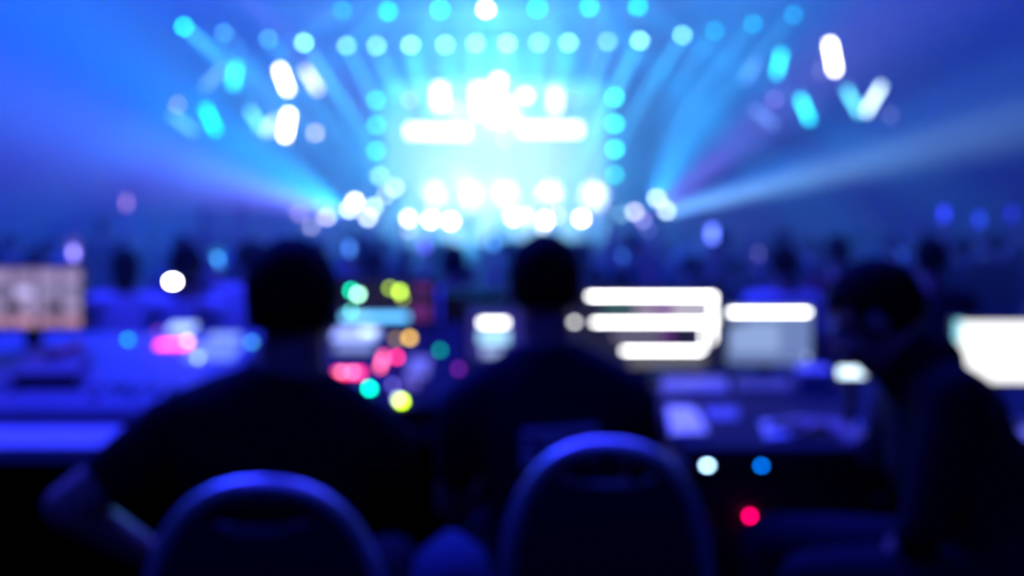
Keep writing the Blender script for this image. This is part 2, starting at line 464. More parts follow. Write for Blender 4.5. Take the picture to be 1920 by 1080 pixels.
# hanging LED tube pods left and right of the stage
def led_tube(pa, pb, D, c, e, label, group, w=6):
    a, b = P(*pa, D), P(*pb, D)
    mid = (a + b) / 2; t = empty('led_tube', mid); tag(t, label, 'stage light', group)
    a -= mid; b -= mid; r = w * D / FPX / 2
    d = (b - a)
    if d.length < .02: a = Vector((-r, 0, 0)); b = Vector((r, 0, 0)); d = b - a
    n = d.normalized()
    bm = bmesh.new(); cyl(bm, a, b, r, n=14); link('tube', bm, emat(c, e), t, True)
    bm = bmesh.new(); cyl(bm, a - n * .06, a, r * 1.25, n=14); link('end_cap', bm, M_black, t); bm = bmesh.new(); cyl(bm, b, b + n * .06, r * 1.25, n=14); link('end_cap', bm, M_black, t)
    bm = bmesh.new(); cyl(bm, a - n * .03 + Vector((0, r * 1.4, 0)), b + n * .03 + Vector((0, r * 1.4, 0)), r * .6, n=8); cyl(bm, (0, r, 0), (0, .6, 0), .018, n=6); link('bracket', bm, M_black, t)
    return t
LT = [((443,122),(437,163),(.03,.95,1),7,'upright cyan LED tube high on the left pod'),
      ((385,202),(406,248),(0,.95,1),7,'tilted cyan LED tube low on the left pod'),
      ((524,128),(541,172),(1,1,1),22,'glaring white LED tube high on the left pod'),
      ((542,212),(534,258),(1,1,1),30,'glaring white LED tube low on the left pod'),
      ((572,130),(598,172),(1,1,1),5,'softer white LED tube at the upper right of the left pod'),
      ((588,252),(595,246),(.95,.85,1),7,'short pinkish white LED tube low on the right of the left pod'),
      ((330,197),(338,195),(.6,.5,1),5,'short violet LED tube on the left edge of the left pod'),
      ((322,215),(368,250),(.2,.7,1),2.2,'faint sky blue LED tube low on the left pod'),
      ((418,128),(383,164),(.25,.6,1),2,'faint pale blue LED tube beside the upright cyan one'),
      ((468,206),(492,244),(.2,.9,1),4,'pale cyan LED tube in the middle of the left pod'),
      ((518,222),(497,250),(.6,.9,1),5,'pale white LED tube beside the lower glaring white tube')]
RT = [((1466,98),(1455,142),(.03,.95,1),7,'upright cyan LED tube high on the right pod'),
      ((1500,182),(1519,228),(.03,.95,1),7,'tilted cyan LED tube low on the right pod'),
      ((1556,79),(1566,135),(1,.98,.9),26,'glaring white LED tube high on the right pod'),
      ((1422,112),(1395,152),(.2,.45,1),1.8,'faint pale blue LED tube at the left of the right pod'),
      ((1448,187),(1454,186),(.5,.35,1),5,'short violet LED tube in the right pod'),
      ((1412,203),(1452,235),(.2,.5,1),1.6,'faint blue LED tube low on the left of the right pod'),
      ((1534,133),(1540,134),(.45,.5,.8),3,'short dim grey LED tube under the glaring white one'),
      ((1586,166),(1612,214),(.15,.85,.95),5,'pale cyan LED tube forming the left arm of a V'),
      ((1653,160),(1622,214),(.7,.95,1),7,'white LED tube forming the right arm of a V'),
      ((1664,214),(1672,216),(.35,.35,.7),2.5,'short dim grey LED tube right of the V')]
for s, TT, nm in ((0, LT, 'left'), (1, RT, 'right')):
    xs = [q for t_ in TT for q in (t_[0][0], t_[1][0])]; ys = [q for t_ in TT for q in (t_[0][1], t_[1][1])]
    D = 23
    x0, x1 = P(min(xs) - 10, 0, D).x, P(max(xs) + 10, 0, D).x; zt_, zb_ = P(0, min(ys) - 20, D).z, P(0, max(ys) + 15, D).z
    t = empty('lighting_pod', ((x0 + x1) / 2, D + .62, zt_)); tag(t, 'hanging pipe frame holding LED tubes %s of the stage' % nm, 'lighting rig')
    w2 = (x1 - x0) / 2; hh = zb_ - zt_
    bm = bmesh.new()
    for a, b in (((-w2, 0, 0), (w2, 0, 0)), ((-w2, 0, hh), (w2, 0, hh)), ((-w2, 0, hh / 2), (w2, 0, hh / 2)), ((-w2, 0, 0), (-w2, 0, hh)), ((w2, 0, 0), (w2, 0, hh)), ((0, 0, 0), (0, 0, hh))):
        cyl(bm, a, b, .025, n=8)
    link('pipe_frame', bm, M_black, t)
    for xx in (-w2, w2):
        bm = bmesh.new(); cyl(bm, (xx, 0, 0), (xx, 0, 10.49 - zt_), .012, n=6); link('hoist_chain', bm, M_black, t)
    for (a, b, c, e, lab) in TT: led_tube(a, b, D, c, e, lab, 'LED tubes on the %s pod' % nm, w=9)
# ------------------------------------------------------------------ people
class Fig:
    """a person described by joints in world space"""
    pass
def hand(bm, wrist, d, palm_n, side, curl=.5, s=1.0):
    """hand from the wrist along d; palm faces palm_n; side = +1 puts the thumb on d x palm_n side"""
    d = Vector(d).normalized(); n = (Vector(palm_n) - d * d.dot(Vector(palm_n))).normalized(); x = d.cross(n) * side
    w = Vector(wrist)
    loft(bm, [(w - d * .02, .026 * s, .019 * s), (w + d * .02 * s, .034 * s, .016 * s), (w + d * .06 * s, .042 * s, .014 * s), (w + d * .092 * s, .040 * s, .012 * s)], 14, axis=x)
    for i, (off, L) in enumerate(((.031, .072), (.011, .080), (-.010, .075), (-.030, .058))):
        p = w + d * .088 * s + x * off * s
        a = .12 + .12 * i * 0
        dd = d + x * off * 1.5
        for k, f in enumerate((.45, .30, .25)):
            a += curl * (.55 if k else .35)
            q = p + (dd * math.cos(a) + n * math.sin(a)).normalized() * L * f * s
            limb(bm, p, q, .0092 * s - .0008 * k, .0086 * s - .0008 * k, 8); p = q
    p = w + d * .03 * s + x * .030 * s
    for k, (L, sp) in enumerate(((.040, .9), (.030, .55), (.024, .35))):
        q = p + (d * (1 - sp * .35) + x * sp + n * (.25 + curl * .3)).normalized() * L * s
        limb(bm, p, q, .0125 * s - .0015 * k, .0115 * s - .0015 * k, 8); p = q
def head_frame(f, u=(0, 0, 1)):
    f = Vector(f).normalized(); u = Vector(u); u = (u - f * f.dot(u)).normalized(); return f.cross(u).normalized(), f, u   # right, fwd, up
def build_head(bm, c, F, s=1.0):
    X, Y, Z = F; c = Vector(c)
    def at(x, y, z): return c + (X * x + Y * y + Z * z) * s
    def e(x, y, z, a, b, d, n=20): ell(bm, at(x, y, z), (a * s, b * s, d * s), F, n)
    e(0, -.012, .022, .076, .096, .090)            # skull
    e(0, .022, -.035, .060, .068, .080)            # face
    e(0, .045, -.082, .038, .040, .032)            # jaw and chin
    e(0, .080, .022, .052, .016, .012)             # brow
    for k in (-1, 1):
        e(k * .034, .070, -.030, .022, .018, .020, 12)     # cheek
        e(k * .078, -.006, -.012, .010, .020, .032, 12)    # ear
    loft(bm, [(at(0, .086, .012), .008 * s, .006 * s), (at(0, .100, -.012), .011 * s, .010 * s), (at(0, .104, -.026), .016 * s, .012 * s), (at(0, .090, -.034), .014 * s, .010 * s)], 10, axis=X)
    e(0, .086, -.056, .024, .012, .010, 12)        # mouth mound
    return at
def build_hair(c, F, parent, m, style='short', s=1.0, seed=0):
    X, Y, Z = F; c = Vector(c); rnd = random.Random(seed)
    bm = bmesh.new()
    r = bmesh.ops.create_uvsphere(bm, u_segments=36, v_segments=24, radius=1)
    for v in r['verts']:
        x, y, z = v.co
        k = 1 + .03 * math.sin(x * 17 + seed) * math.sin(y * 13 + z * 11 + seed) + rnd.uniform(-.012, .012)
        px, py, pz = x * .083 * k, -.014 + y * .103 * k, .026 + z * .100 * k
        if style == 'short':
            if py > .035 and pz < .055: f = .80
            elif pz < -.05: f = .80
            elif pz < -.02 and abs(px) > .05 and py > -.02: f = .85
            else: f = 1
            px *= f; py = (py + .014) * f - .014; pz = (pz - .026) * f + .026
        else:
            if py > .04 and pz < .05: px *= .8; py *= .8
            if pz < .0 and py < .035: pz = pz * 2.5; px *= 1.02
        v.co = c + (X * px + Y * py + Z * pz) * s
    return link('hair', bm, m, parent, True)
def person(label, group, J, shirt, trousers, voxel=.007, sleeve='short', hair='short', seed=0, hairmat=None, facing=None, origin=None, detail=True, hood=None, cat='person', name='person', shirt_name='t_shirt', sc=1.0):
    """J: joints - pelvis, chest, neck, head (centre), face (dir), up, sl sr el er wl wr hl hr kl kr al ar (world)"""
    o0 = Vector(origin) if origin is not None else Vector((J['pelvis'][0], J['pelvis'][1], min(J['al'][2], J['ar'][2]) - .08))
    V = {k: (Vector(v) - o0 if k not in ('face', 'up', 'hdl', 'hdr', 'pnl', 'pnr', 'cl', 'cr', 'toe', 'cuff') else v) for k, v in J.items()}
    ax = (V['sr'] - V['sl']).normalized()
    F = head_frame(J['face'], J.get('up', (0, 0, 1)))
    def torso(bm, g=0.0, low=True):
        p, c, n = V['pelvis'], V['chest'], V['neck']
        mid = p.lerp(c, .5)
        sw = (V['sr'] - V['sl']).length / 2
        secs = [(p - (c - p).normalized() * .08, .12 + g, .09 + g), (p, .165 * sc + g, .115 + g), (mid, .148 * sc + g, .105 + g), (c - (c - mid) * .3, .165 * sc + g, .115 + g), (c, .172 * sc + g, .115 + g),
                (c.lerp(n, .45), sw * .90 + g, .095 + g), (c.lerp(n, .78), sw * .55 + g, .075 + g), (n, .062 + g * .6, .062 + g * .6)]
        loft(bm, secs if low else secs, 24, axis=ax)
        for s_ in ('sl', 'sr'):
            limb(bm, c.lerp(n, .72), V[s_] + Vector((0, 0, .004)), .062 + g, .058 + g)
    bm = bmesh.new()
    torso(bm)
    limb(bm, V['neck'] - Vector((0, 0, .03)), V['head'] + F[2] * -.05 + F[1] * -.012, .058, .054)
    build_head(bm, V['head'], F)
    for s_, k in (('l', 1), ('r', -1)):
        limb(bm, V['s' + s_], V['e' + s_], .052, .040); limb(bm, V['e' + s_], V['w' + s_], .041, .026)
        d = Vector(J.get('hd' + s_, V['w' + s_] - V['e' + s_])); pn = J.get('pn' + s_, (0, 0, -1))
        hand(bm, V['w' + s_], d, pn, k, J.get('c' + s_, .5))
        limb(bm, V['h' + s_], V['k' + s_], .082, .058); limb(bm, V['k' + s_], V['a' + s_], .056, .038)
        toe = (V['a' + s_] + Vector((J['toe'][0], J['toe'][1], 0)) * .14) if 'toe' in J else V['a' + s_] + Vector((0, .14, 0))
        limb(bm, V['a' + s_] - Vector((0, 0, .03)), toe - Vector((0, 0, .045)), .035, .028)
    body = baked(name, bm, M_skin, None, voxel)
    body.location = o0
    tag(body, label, cat, group)
    # clothes
    bm = bmesh.new(); torso(bm, .012)
    for (hc_, hr_) in hood or (): ell(bm, hc_ - o0, hr_, None, 18)
    for s_ in 'lr':
        e = V['s' + s_].lerp(V['e' + s_], .62 if sleeve == 'short' else 1)
        limb(bm, V['s' + s_], e, .064, .052 if sleeve == 'short' else .050)
        if sleeve == 'long': limb(bm, V['e' + s_], V['e' + s_].lerp(V['w' + s_], J.get('cuff', .95)), .050, .036 + .012 * (1 - J.get('cuff', 1)))
    baked(shirt_name, bm, shirt, body, max(voxel, .009))
    bm = bmesh.new()
    p = V['pelvis']; loft(bm, [(p - Vector((0, 0, .10)), .15 * sc, .11), (p, .182 * sc, .13), (p + (V['chest'] - p).normalized() * .08, .172 * sc, .125)], 20, axis=ax)
    for s_ in 'lr':
        limb(bm, V['h' + s_], V['k' + s_], .098, .070); limb(bm, V['k' + s_], V['k' + s_].lerp(V['a' + s_], .92), .070, .055)
    baked('trousers', bm, trousers, body, max(voxel, .010))
    for s_ in 'lr':
        bm = bmesh.new(); toe = (Vector((J['toe'][0], J['toe'][1], 0)) if 'toe' in J else Vector((0, 1, 0))); a = V['a' + s_]
        limb(bm, a - Vector((0, 0, .035)) - toe * .03, a + toe * .16 - Vector((0, 0, .048)), .046, .034); limb(bm, a + Vector((0, 0, .03)), a - Vector((0, 0, .03)), .05, .048)
        baked('shoe', bm, M_shoe, body, .012)
    build_hair(V['head'], F, body, hairmat or M_hair, hair, 1.0, seed)
    if detail:
        for k in (-1, 1):
            c = V['head'] + F[0] * k * .031 + F[1] * .078 + F[2] * .004
            bm = bmesh.new(); ell(bm, c, (.0125, .0125, .0125), None, 12); ey = link('eye', bm, M_eye, body, True)
            bm = bmesh.new(); ell(bm, c + F[1] * .010, (.0055, .0055, .0055), None, 10); link('iris', bm, M_hair, ey, True)
        bm = bmesh.new(); c = V['head'] + F[1] * .096 + F[2] * -.057
        ell(bm, c + F[2] * .004, (.022, .006, .0045), F, 12); ell(bm, c - F[2] * .005, (.019, .0065, .005), F, 12); link('lips', bm, M_lip, body, True)
    return body

def standing(x, y, z0, h=1.74, face=(0, 1), arms='down', lean=0.0, phone=False):
    """joints of a standing person facing `face`"""
    k = h / 1.74; f = Vector((face[0], face[1], 0)).normalized(); r = Vector((f.y, -f.x, 0)); O = Vector((x, y, z0))
    def A(a, b, c): return O + (r * a + f * b) * k + Vector((0, 0, c * k))
    J = dict(pelvis=A(0, 0, .95), chest=A(0, .0 + lean, 1.25), neck=A(0, .0 + lean, 1.47), head=A(0, .02 + lean, 1.625), face=f - Vector((0, 0, .05)), toe=f,
             sl=A(-.175, lean, 1.41), sr=A(.175, lean, 1.41), hl=A(-.095, 0, .90), hr=A(.095, 0, .90),
             kl=A(-.11, .02, .49), kr=A(.11, .02, .49), al=A(-.12, 0, .085), ar=A(.12, 0, .085))
    J.update(el=A(-.24, -.03, 1.12), er=A(.24, -.03, 1.12), wl=A(-.25, .08, .87), wr=A(.25, .08, .87), pnl=r, pnr=-r)
    if arms == 'phone':
        J.update(er=A(.23, .14, 1.16), wr=A(.10, .30, 1.36), hdr=f * .2 + Vector((0, 0, 1)), pnr=f * -1, cr=1.3)
    if arms == 'up':
        J.update(er=A(.27, .06, 1.66), wr=A(.22, .12, 1.92), hdr=(0, 0, 1), pnr=f, cr=.3, el=A(-.27, .06, 1.66), wl=A(-.22, .12, 1.92), hdl=(0, 0, 1), pnl=f, cl=.3)
    if arms == 'one_up':
        J.update(er=A(.25, .10, 1.60), wr=A(.20, .18, 1.86), hdr=(0, 0, 1), pnr=f, cr=1.4)
    if arms == 'folded':
        J.update(el=A(-.22, .06, 1.14), er=A(.22, .06, 1.14), wl=A(.02, .22, 1.17), wr=A(-.02, .20, 1.13), pnl=-f, pnr=-f)
    return J
# ------------------------------------------------------------------ the three operators at the control desk
def seated(cx, D, px_head, py_head, sl, sr, chest, feet_y=.42, hw=.09):
    J = {}
    J['head'] = P(px_head, py_head, D + .02)
    return J
J1 = dict(head=P(552, 576, 1.80), face=(.05, 1, -.10), neck=P(550, 690, 1.79), chest=P(515, 850, 1.80), pelvis=Vector((-.43, 1.84, .57)),
          sl=P(312, 822, 1.80), sr=P(712, 842, 1.84), el=P(135, 925, 1.68), wl=P(268, 1075, 1.86), hdl=(.6, .6, -.35), pnl=(0, 0, -1), cl=.5,
          er=P(762, 930, 2.02), wr=P(700, 800, 2.28), hdr=(-.3, 1, 0), pnr=(0, 0, -1), cr=.5,
          hl=Vector((-.53, 1.88, .55)), hr=Vector((-.33, 1.88, .55)), kl=Vector((-.60, 2.26, .54)), kr=Vector((-.28, 2.26, .54)),
          al=Vector((-.60, 2.24, .09)), ar=Vector((-.28, 2.24, .09)), toe=(0, 1))
J1['wl'] = Vector((-.67, 1.88, .67)); J1['el'] = P(126, 950, 1.72)
J1['wr'] = Vector((-.42, 2.38, .88)); J1['er'] = Vector((-.25, 2.10, .80))
p1 = person('person in a black t-shirt seated left of centre, back to us, left elbow out', 'operators at the control desk', J1, M_shirt, M_jeans, seed=1)
J2 = dict(head=P(1022, 543, 2.22), face=(.02, 1, -.12), neck=P(1025, 642, 2.20), chest=P(1030, 790, 2.20), pelvis=Vector((.10, 2.18, .55)),
          sl=P(872, 776, 2.20), sr=P(1178, 760, 2.20), el=P(850, 950, 2.36), wl=Vector((-.03, 2.66, .84)), hdl=(.2, 1, 0), pnl=(0, 0, -1),
          er=P(1215, 925, 2.36), wr=Vector((.22, 2.64, .84)), hdr=(-.2, 1, 0), pnr=(0, 0, -1),
          hl=Vector((.01, 2.24, .53)), hr=Vector((.20, 2.24, .53)), kl=Vector((-.06, 2.62, .54)), kr=Vector((.27, 2.62, .54)),
          al=Vector((-.06, 2.60, .09)), ar=Vector((.27, 2.60, .09)), toe=(0, 1))
J2['wl'] = Vector((-.03, 2.62, .84)); J2['wr'] = Vector((.22, 2.60, .84))
p2 = person('person in a dark shirt with a printed back seated facing the bright monitors', 'operators at the control desk', J2, M_navy, M_jeans, seed=2, shirt_name='polo_shirt', sc=.95)
J3 = dict(head=P(1642, 598, 2.12), face=(-.75, .35, -.50), up=(-.25, .15, 1), neck=P(1738, 690, 2.12), chest=P(1775, 850, 2.10), pelvis=Vector((1.02, 2.02, .60)),
          sl=P(1690, 775, 2.34), sr=P(1790, 752, 1.95), cuff=.3, el=P(1655, 868, 2.34), wl=P(1560, 800, 2.50), hdl=(-1, .5, .10), pnl=(0, 0, -1), cl=.35,
          er=P(1735, 985, 1.93), wr=P(1665, 1060, 2.02), hdr=(-1, .2, -.35), pnr=(0, 0, -1), cr=.5,
          hl=Vector((.94, 2.12, .58)), hr=Vector((.98, 1.96, .58)), kl=Vector((.60, 2.30, .58)), kr=Vector((.62, 2.02, .58)),
          al=Vector((.62, 2.26, .10)), ar=Vector((.66, 2.0, .10)), toe=(-1, .2))
p3 = person('person in a dark jacket bending over the right end of the desk, face turned down', 'operators at the control desk', J3, M_jacket, M_jeans, seed=3, sleeve='long', shirt_name='jacket',
            hood=[(P(1728, 672, 2.10), (.085, .10, .065)), (P(1715, 705, 2.12), (.085, .095, .055)), (P(1778, 795, 2.12), (.12, .16, .13)), (P(1815, 900, 2.08), (.13, .16, .16))])
# printed panel on the back of the dark shirt
def back_print(p, body):
    o0 = body.location
    bm = bmesh.new()
    for i in range(4):
        for j in range(9):
            if (i * 7 + j * 3) % 5 == 0 and i: continue
            a = P(985 + 16 * j, 812 - 1.2 * j + 19 * i, 2.055) - o0
            bx(bm, a, (.0145, .003, .015))
    return link('back_print', bm, mat('shirt_print', (.85, .85, .95), .8), body)
back_print(p2, p2)

# ------------------------------------------------------------------ banquet chairs
def banquet_chair(x, y, top, w, rz, label):
    """round-backed stacking chair; the sitter faces +Y"""
    t = empty('banquet_chair', (x, y, 0), Quaternion((0, 0, 1), rz)); tag(t, label, 'chair', 'banquet chairs at the control desk')
    zb = .50
    arch = []
    n = 22
    for i in range(n + 1):
        a = PI * i / n
        c, s_ = math.cos(a), math.sin(a)
        arch.append(Vector((-w * (abs(c) ** .85) * (1 if c > 0 else -1), -.02 - .04 * s_, top - .30 + .30 * s_ ** .8)))
    pts = [Vector((-w * .96, .06, zb - .06)), Vector((-w * 1.0, .02, zb + .1))] + arch + [Vector((w * 1.0, .02, zb + .1)), Vector((w * .96, .06, zb - .06))]
    bm = bmesh.new(); loft(bm, [(p, .015, .015) for p in pts], 12); link('back_frame', bm, M_steel, t, True)
    # padded back with a hand hold under the arch
    def inside(xx, zz, m=.0):
        q = abs(xx) / (w - .012 - m)
        if q >= 1: return False
        zt_ = top - .30 + (.30 - .012 - m) * (1 - q ** 2.35) ** .4
        return zz < zt_
    bm = bmesh.new(); N, Mz = 40, 44
    g = {}
    def ok(xx, zz):
        if not (zb + .10 < zz and inside(xx, zz)): return False
        return ((xx / .085) ** 2 + ((zz - (top - .047)) / .017) ** 2) > 1
    step = .009
    import itertools
    cells = []
    nx = int(w / step) + 1
    for i in range(-nx, nx):
        for j in range(int((top - zb) / step) + 1):
            xx, zz = (i + .5) * step, zb + (j + .5) * step
            if ok(xx, zz): cells.append((i, j))
    def vert(i, j):
        if (i, j) not in g:
            xx, zz = i * step, zb + j * step
            g[(i, j)] = bm.verts.new((xx, -.028 - .035 * math.sin(PI * min(1, max(0, (zz - top + .30) / .6 + .2))), zz))
        return g[(i, j)]
    for i, j in cells: bm.faces.new((vert(i, j), vert(i + 1, j), vert(i + 1, j + 1), vert(i, j + 1)))
    bmesh.ops.recalc_face_normals(bm, faces=bm.faces)
    o = link('backrest', bm, M_vinyl, t, True)
    sm = o.modifiers.new('s', 'SMOOTH'); sm.iterations = 4; sm.factor = .5
    sd = o.modifiers.new('t', 'SOLIDIFY'); sd.thickness = .035; sd.offset = 0
    bv = o.modifiers.new('b', 'BEVEL'); bv.width = .008; bv.segments = 2
    # a brighter rim of the hand hold
    bm = bmesh.new(); loft(bm, [((.09 * math.cos(a), -.062, top - .047 + .02 * math.sin(a)), .004, .004) for a in [2 * PI * k / 24 for k in range(25)]], 6)
    link('hand_hold_rim', bm, M_vinyl, t, True)
    bm = bmesh.new(); bx(bm, (0, .24, .455), (2 * w * .98, .42, .06), bev=.022); link('seat', bm, M_vinyl, t, True)
    bm = bmesh.new(); bx(bm, (0, .24, .415), (2 * w * .96, .40, .02)); link('seat_frame', bm, M_steel, t)
    for sx in (-1, 1):
        bm = bmesh.new(); tube(bm, [(sx * w * .94, .42, .42), (sx * w * .99, .45, .2), (sx * w * 1.0, .47, .0)], .0125); link('leg', bm, M_steel, t, True)
        bm = bmesh.new(); tube(bm, [(sx * w * .96, .06, .44), (sx * w * 1.0, .02, .2), (sx * w * 1.02, -.03, .0)], .0125); link('leg', bm, M_steel, t, True)
    bm = bmesh.new(); tube(bm, [(-w * .99, .02, .2), (w * .99, .02, .2)], .009); link('stretcher', bm, M_steel, t, True)
    return t
q = P(492, 905, 1.52); banquet_chair(q.x, 1.56, q.z, .185, .04, 'round-backed banquet chair behind the person with the elbow out, steel arch shining blue')
q = P(1140, 832, 1.70); banquet_chair(q.x, 1.74, q.z, .175, -.05, 'round-backed banquet chair behind the person in the printed shirt')
t = empty('stool', (1.12, 1.98, 0)); tag(t, 'black round stool under the person in the dark jacket', 'stool')
bm = bmesh.new(); loft(bm, [((0, 0, .435), .15, .15), ((0, 0, .445), .17, .17), ((0, 0, .475), .17, .17), ((0, 0, .485), .15, .15)], 28); link('seat', bm, M_vinyl, t, True)
for k in range(4):
    a = PI / 4 + k * PI / 2
    bm = bmesh.new(); tube(bm, [(.09 * math.cos(a), .09 * math.sin(a), .435), (.17 * math.cos(a), .17 * math.sin(a), 0)], .012); link('leg', bm, M_black, t, True)

# ------------------------------------------------------------------ desks
def table(x0, x1, y0, y1, z, label, m=None):
    m = m or M_cloth
    t = empty('control_desk', ((x0 + x1) / 2, (y0 + y1) / 2, 0)); tag(t, label, 'table')
    W, Dp = x1 - x0, y1 - y0
    bm = bmesh.new(); bx(bm, (0, 0, z - .02), (W, Dp, .04), bev=.006); link('table_top', bm, m, t)
    bm = bmesh.new(); n = int(W / .03)      # pleated skirt added along the far side to hide lit haze underneath
    pts = [(-W / 2 + W * i / n, Dp / 2 - .02 + .008 * math.sin(i * 1.9)) for i in range(n + 1)]
    lo = [bm.verts.new((a, b, .01)) for a, b in pts]; hi = [bm.verts.new((a, b, z - .04)) for a, b in pts]
    for i in range(n): bm.faces.new((lo[i], lo[i + 1], hi[i + 1], hi[i]))
    o = link('skirt', bm, M_added_skirt, t, True); sd = o.modifiers.new('t', 'SOLIDIFY'); sd.thickness = .004
    for sx in (-1, 1):
        for sy in (-1, 1):
            bm = bmesh.new(); cyl(bm, (sx * (W / 2 - .06), sy * (Dp / 2 - .06), 0), (sx * (W / 2 - .06), sy * (Dp / 2 - .06), z - .03), .018, n=10); link('leg', bm, M_black, t)
    return t
TZ = .79
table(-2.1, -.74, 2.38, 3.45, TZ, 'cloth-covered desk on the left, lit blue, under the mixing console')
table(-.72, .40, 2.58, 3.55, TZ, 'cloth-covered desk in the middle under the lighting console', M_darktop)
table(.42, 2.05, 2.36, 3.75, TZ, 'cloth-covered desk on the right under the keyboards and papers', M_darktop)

def ray_plane(px, py, p0, n):
    d = P(px, py, 1) - CAM; k = (Vector(p0) - CAM).dot(n) / d.dot(n); return CAM + d * k
def console(name, x0, x1, yf, yb, zf, zb, label, cat, mats):
    """sloped mixing or lighting console standing on the desk"""
    xc = (x0 + x1) / 2; t = empty(name, (xc, (yf + yb) / 2, TZ)); tag(t, label, cat)
    W = x1 - x0; yc = (yf + yb) / 2
    prof = [(yf, TZ), (yf - .01, zf - .02), (yf + .02, zf), (yb, zb), (yb + .05, zb - .02), (yb + .05, TZ)]
    bm = bmesh.new()
    a = [bm.verts.new((-W / 2, y - yc, z - TZ)) for y, z in prof]; b = [bm.verts.new((W / 2, y - yc, z - TZ)) for y, z in prof]
    bm.faces.new(a); bm.faces.new(list(reversed(b)))
    for i in range(len(prof)): j = (i + 1) % len(prof); bm.faces.new((a[i], b[i], b[j], a[j]))
    bmesh.ops.bevel(bm, geom=list(bm.edges), offset=.006, segments=2, affect='EDGES')
    link('body', bm, mats, t)
    p0 = Vector((xc, yf + .02, zf)); v = Vector((0, yb - yf - .02, zb - zf)).normalized(); n = Vector((1, 0, 0)).cross(v)
    t['slope'] = 1
    return t, p0, v, n
def surf_items(t, p0, v, n, items, part, h=.004):
    """items on the slope: (px, py, w_px, h_px, colour, e, kind)"""
    U = Vector((1, 0, 0))
    for (px, py, wpx, hpx, c, e) in items:
        q = ray_plane(px, py, p0 + n * .004, n) - t.location
        k = (q + t.location).y / FPX
        bm = bmesh.new(); rot = Matrix((U, v, n)).transposed()
        W = wpx * k; H = hpx * k / max(.25, abs(v.z) * 1 + .12)
        if max(wpx, hpx) <= 12: 
            loft(bm, [(q - n * .006, W / 2, W / 2), (q + n * h, W / 2, W / 2), (q + n * (h + .003), W / 3, W / 3)], 12, axis=U)
        else: bx(bm, q, (W, H, h * 2), rot=rot if False else None)
        if max(wpx, hpx) > 12:
            for vv in bm.verts: vv.co = rot @ (vv.co - q) + q
        link(part if max(wpx, hpx) > 12 else 'indicator_light', bm, emat(c, e) if e else c, t)
def faders(t, p0, v, n, rows):
    """fader slots with caps and knobs on the slope"""
    U = Vector((1, 0, 0)); rot = Matrix((U, v, n)).transposed()
    for (xa, xb, s0, s1, cnt, kind) in rows:
        slots = bmesh.new()
        for i in range(cnt):
            x = xa + (xb - xa) * i / max(1, cnt - 1)
            o = Vector((x - t.location.x, 0, 0)) + (p0 - t.location) - Vector((p0.x - t.location.x, 0, 0)) 
            if kind == 'fader':
                vs = bx(slots, (0, 0, 0), (.004, s1 - s0, .003))
                for q in vs: q.co = rot @ q.co + o + v * (s0 + s1) / 2
                bm = bmesh.new(); bx(bm, (0, 0, .009), (.016, .028, .014), bev=.003)
                pos = s0 + (s1 - s0) * (.25 + .5 * abs(math.sin(i * 1.7)))
                for q in bm.verts: q.co = rot @ q.co + o + v * pos
                link('fader_cap', bm, M_desk, t)
            else:
                bm = bmesh.new(); c = o + v * (s0 + s1) / 2
                cyl(bm, c, c + n * .016, .009, .007, 12); link('knob', bm, M_plastic, t)
        if kind == 'fader': link('fader_slots', slots, M_plastic, t)
        else: slots.free()
# left mixing console
t, p0, v, n = console('mixing_console', -1.85, -.80, 2.66, 3.22, .84, .985, 'wide sloping mixing console on the left desk with lit meters', 'mixing console', M_desk)
MIX = (p0, n)
surf_items(t, p0, v, n, [(240, 637, 8, 8, (0, .6, .5), 5), (296, 622, 8, 8, (.5, .1, .7), 1.6), (325, 646, 58, 7, (1, .06, .30), 5.5),
    (342, 614, 46, 13, (.5, .72, 1), 1.5), (352, 640, 10, 10, (1, .8, .9), 8), (420, 632, 56, 12, (.32, .5, 1), .9), (400, 660, 90, 28, (.22, .36, 1), .75), (372, 672, 12, 12, (.5, .8, 1), 4), (472, 642, 10, 10, (.1, .7, .9), 3)], 'meter_screen')
faders(t, p0, v, n, [(-1.80, -1.40, .05, .16, 10, 'fader'), (-1.30, -.95, .05, .16, 9, 'knob'), (-1.80, -1.55, .26, .28, 6, 'knob'), (-1.15, -.90, .03, .12, 6, 'fader')])
# lighting console in the middle
t, p0, v, n = console('lighting_console', -.66, -.02, 2.62, 3.20, .86, 1.02, 'dark lighting console in the middle with coloured buttons and screens', 'lighting console', M_deskdark)
surf_items(t, p0, v, n, [(668, 626, 84, 20, (.36, .45, 1), 1.6), (690, 624, 26, 9, (.7, 1, 1), 3), (664, 652, 70, 14, (.35, .45, .5), .7), (768, 634, 11, 11, (.7, .4, .03), 11), (742, 636, 10, 10, (.3, .2, .03), 6), (654, 699, 54, 7, (1, .03, .15), 5.5), (640, 700, 9, 9, (1, .5, .5), 7), (662, 700, 9, 9, (1, .5, .5), 7), (716, 678, 8, 26, (1, .12, .22), 6), (744, 670, 9, 9, (1, .04, .2), 12),
    (694, 728, 12, 12, (0, .9, .55), 17), (753, 752, 12, 12, (.5, .85, 0), 15), (746, 748, 8, 8, (.6, .7, .8), 8), (735, 722, 9, 9, (.25, .2, 1), 4),
    (785, 688, 40, 34, (.22, .22, .5), .6), (770, 720, 30, 12, (.3, .2, .4), .4), (825, 657, 9, 9, (0, .5, .3), 4.5), (860, 692, 9, 9, (.25, .02, .4), 4), (640, 740, 40, 14, (.3, .2, .4), .4)], 'button_strip')
faders(t, p0, v, n, [(-.62, -.34, .03, .10, 8, 'fader'), (-.28, -.12, .03, .05, 4, 'knob')])
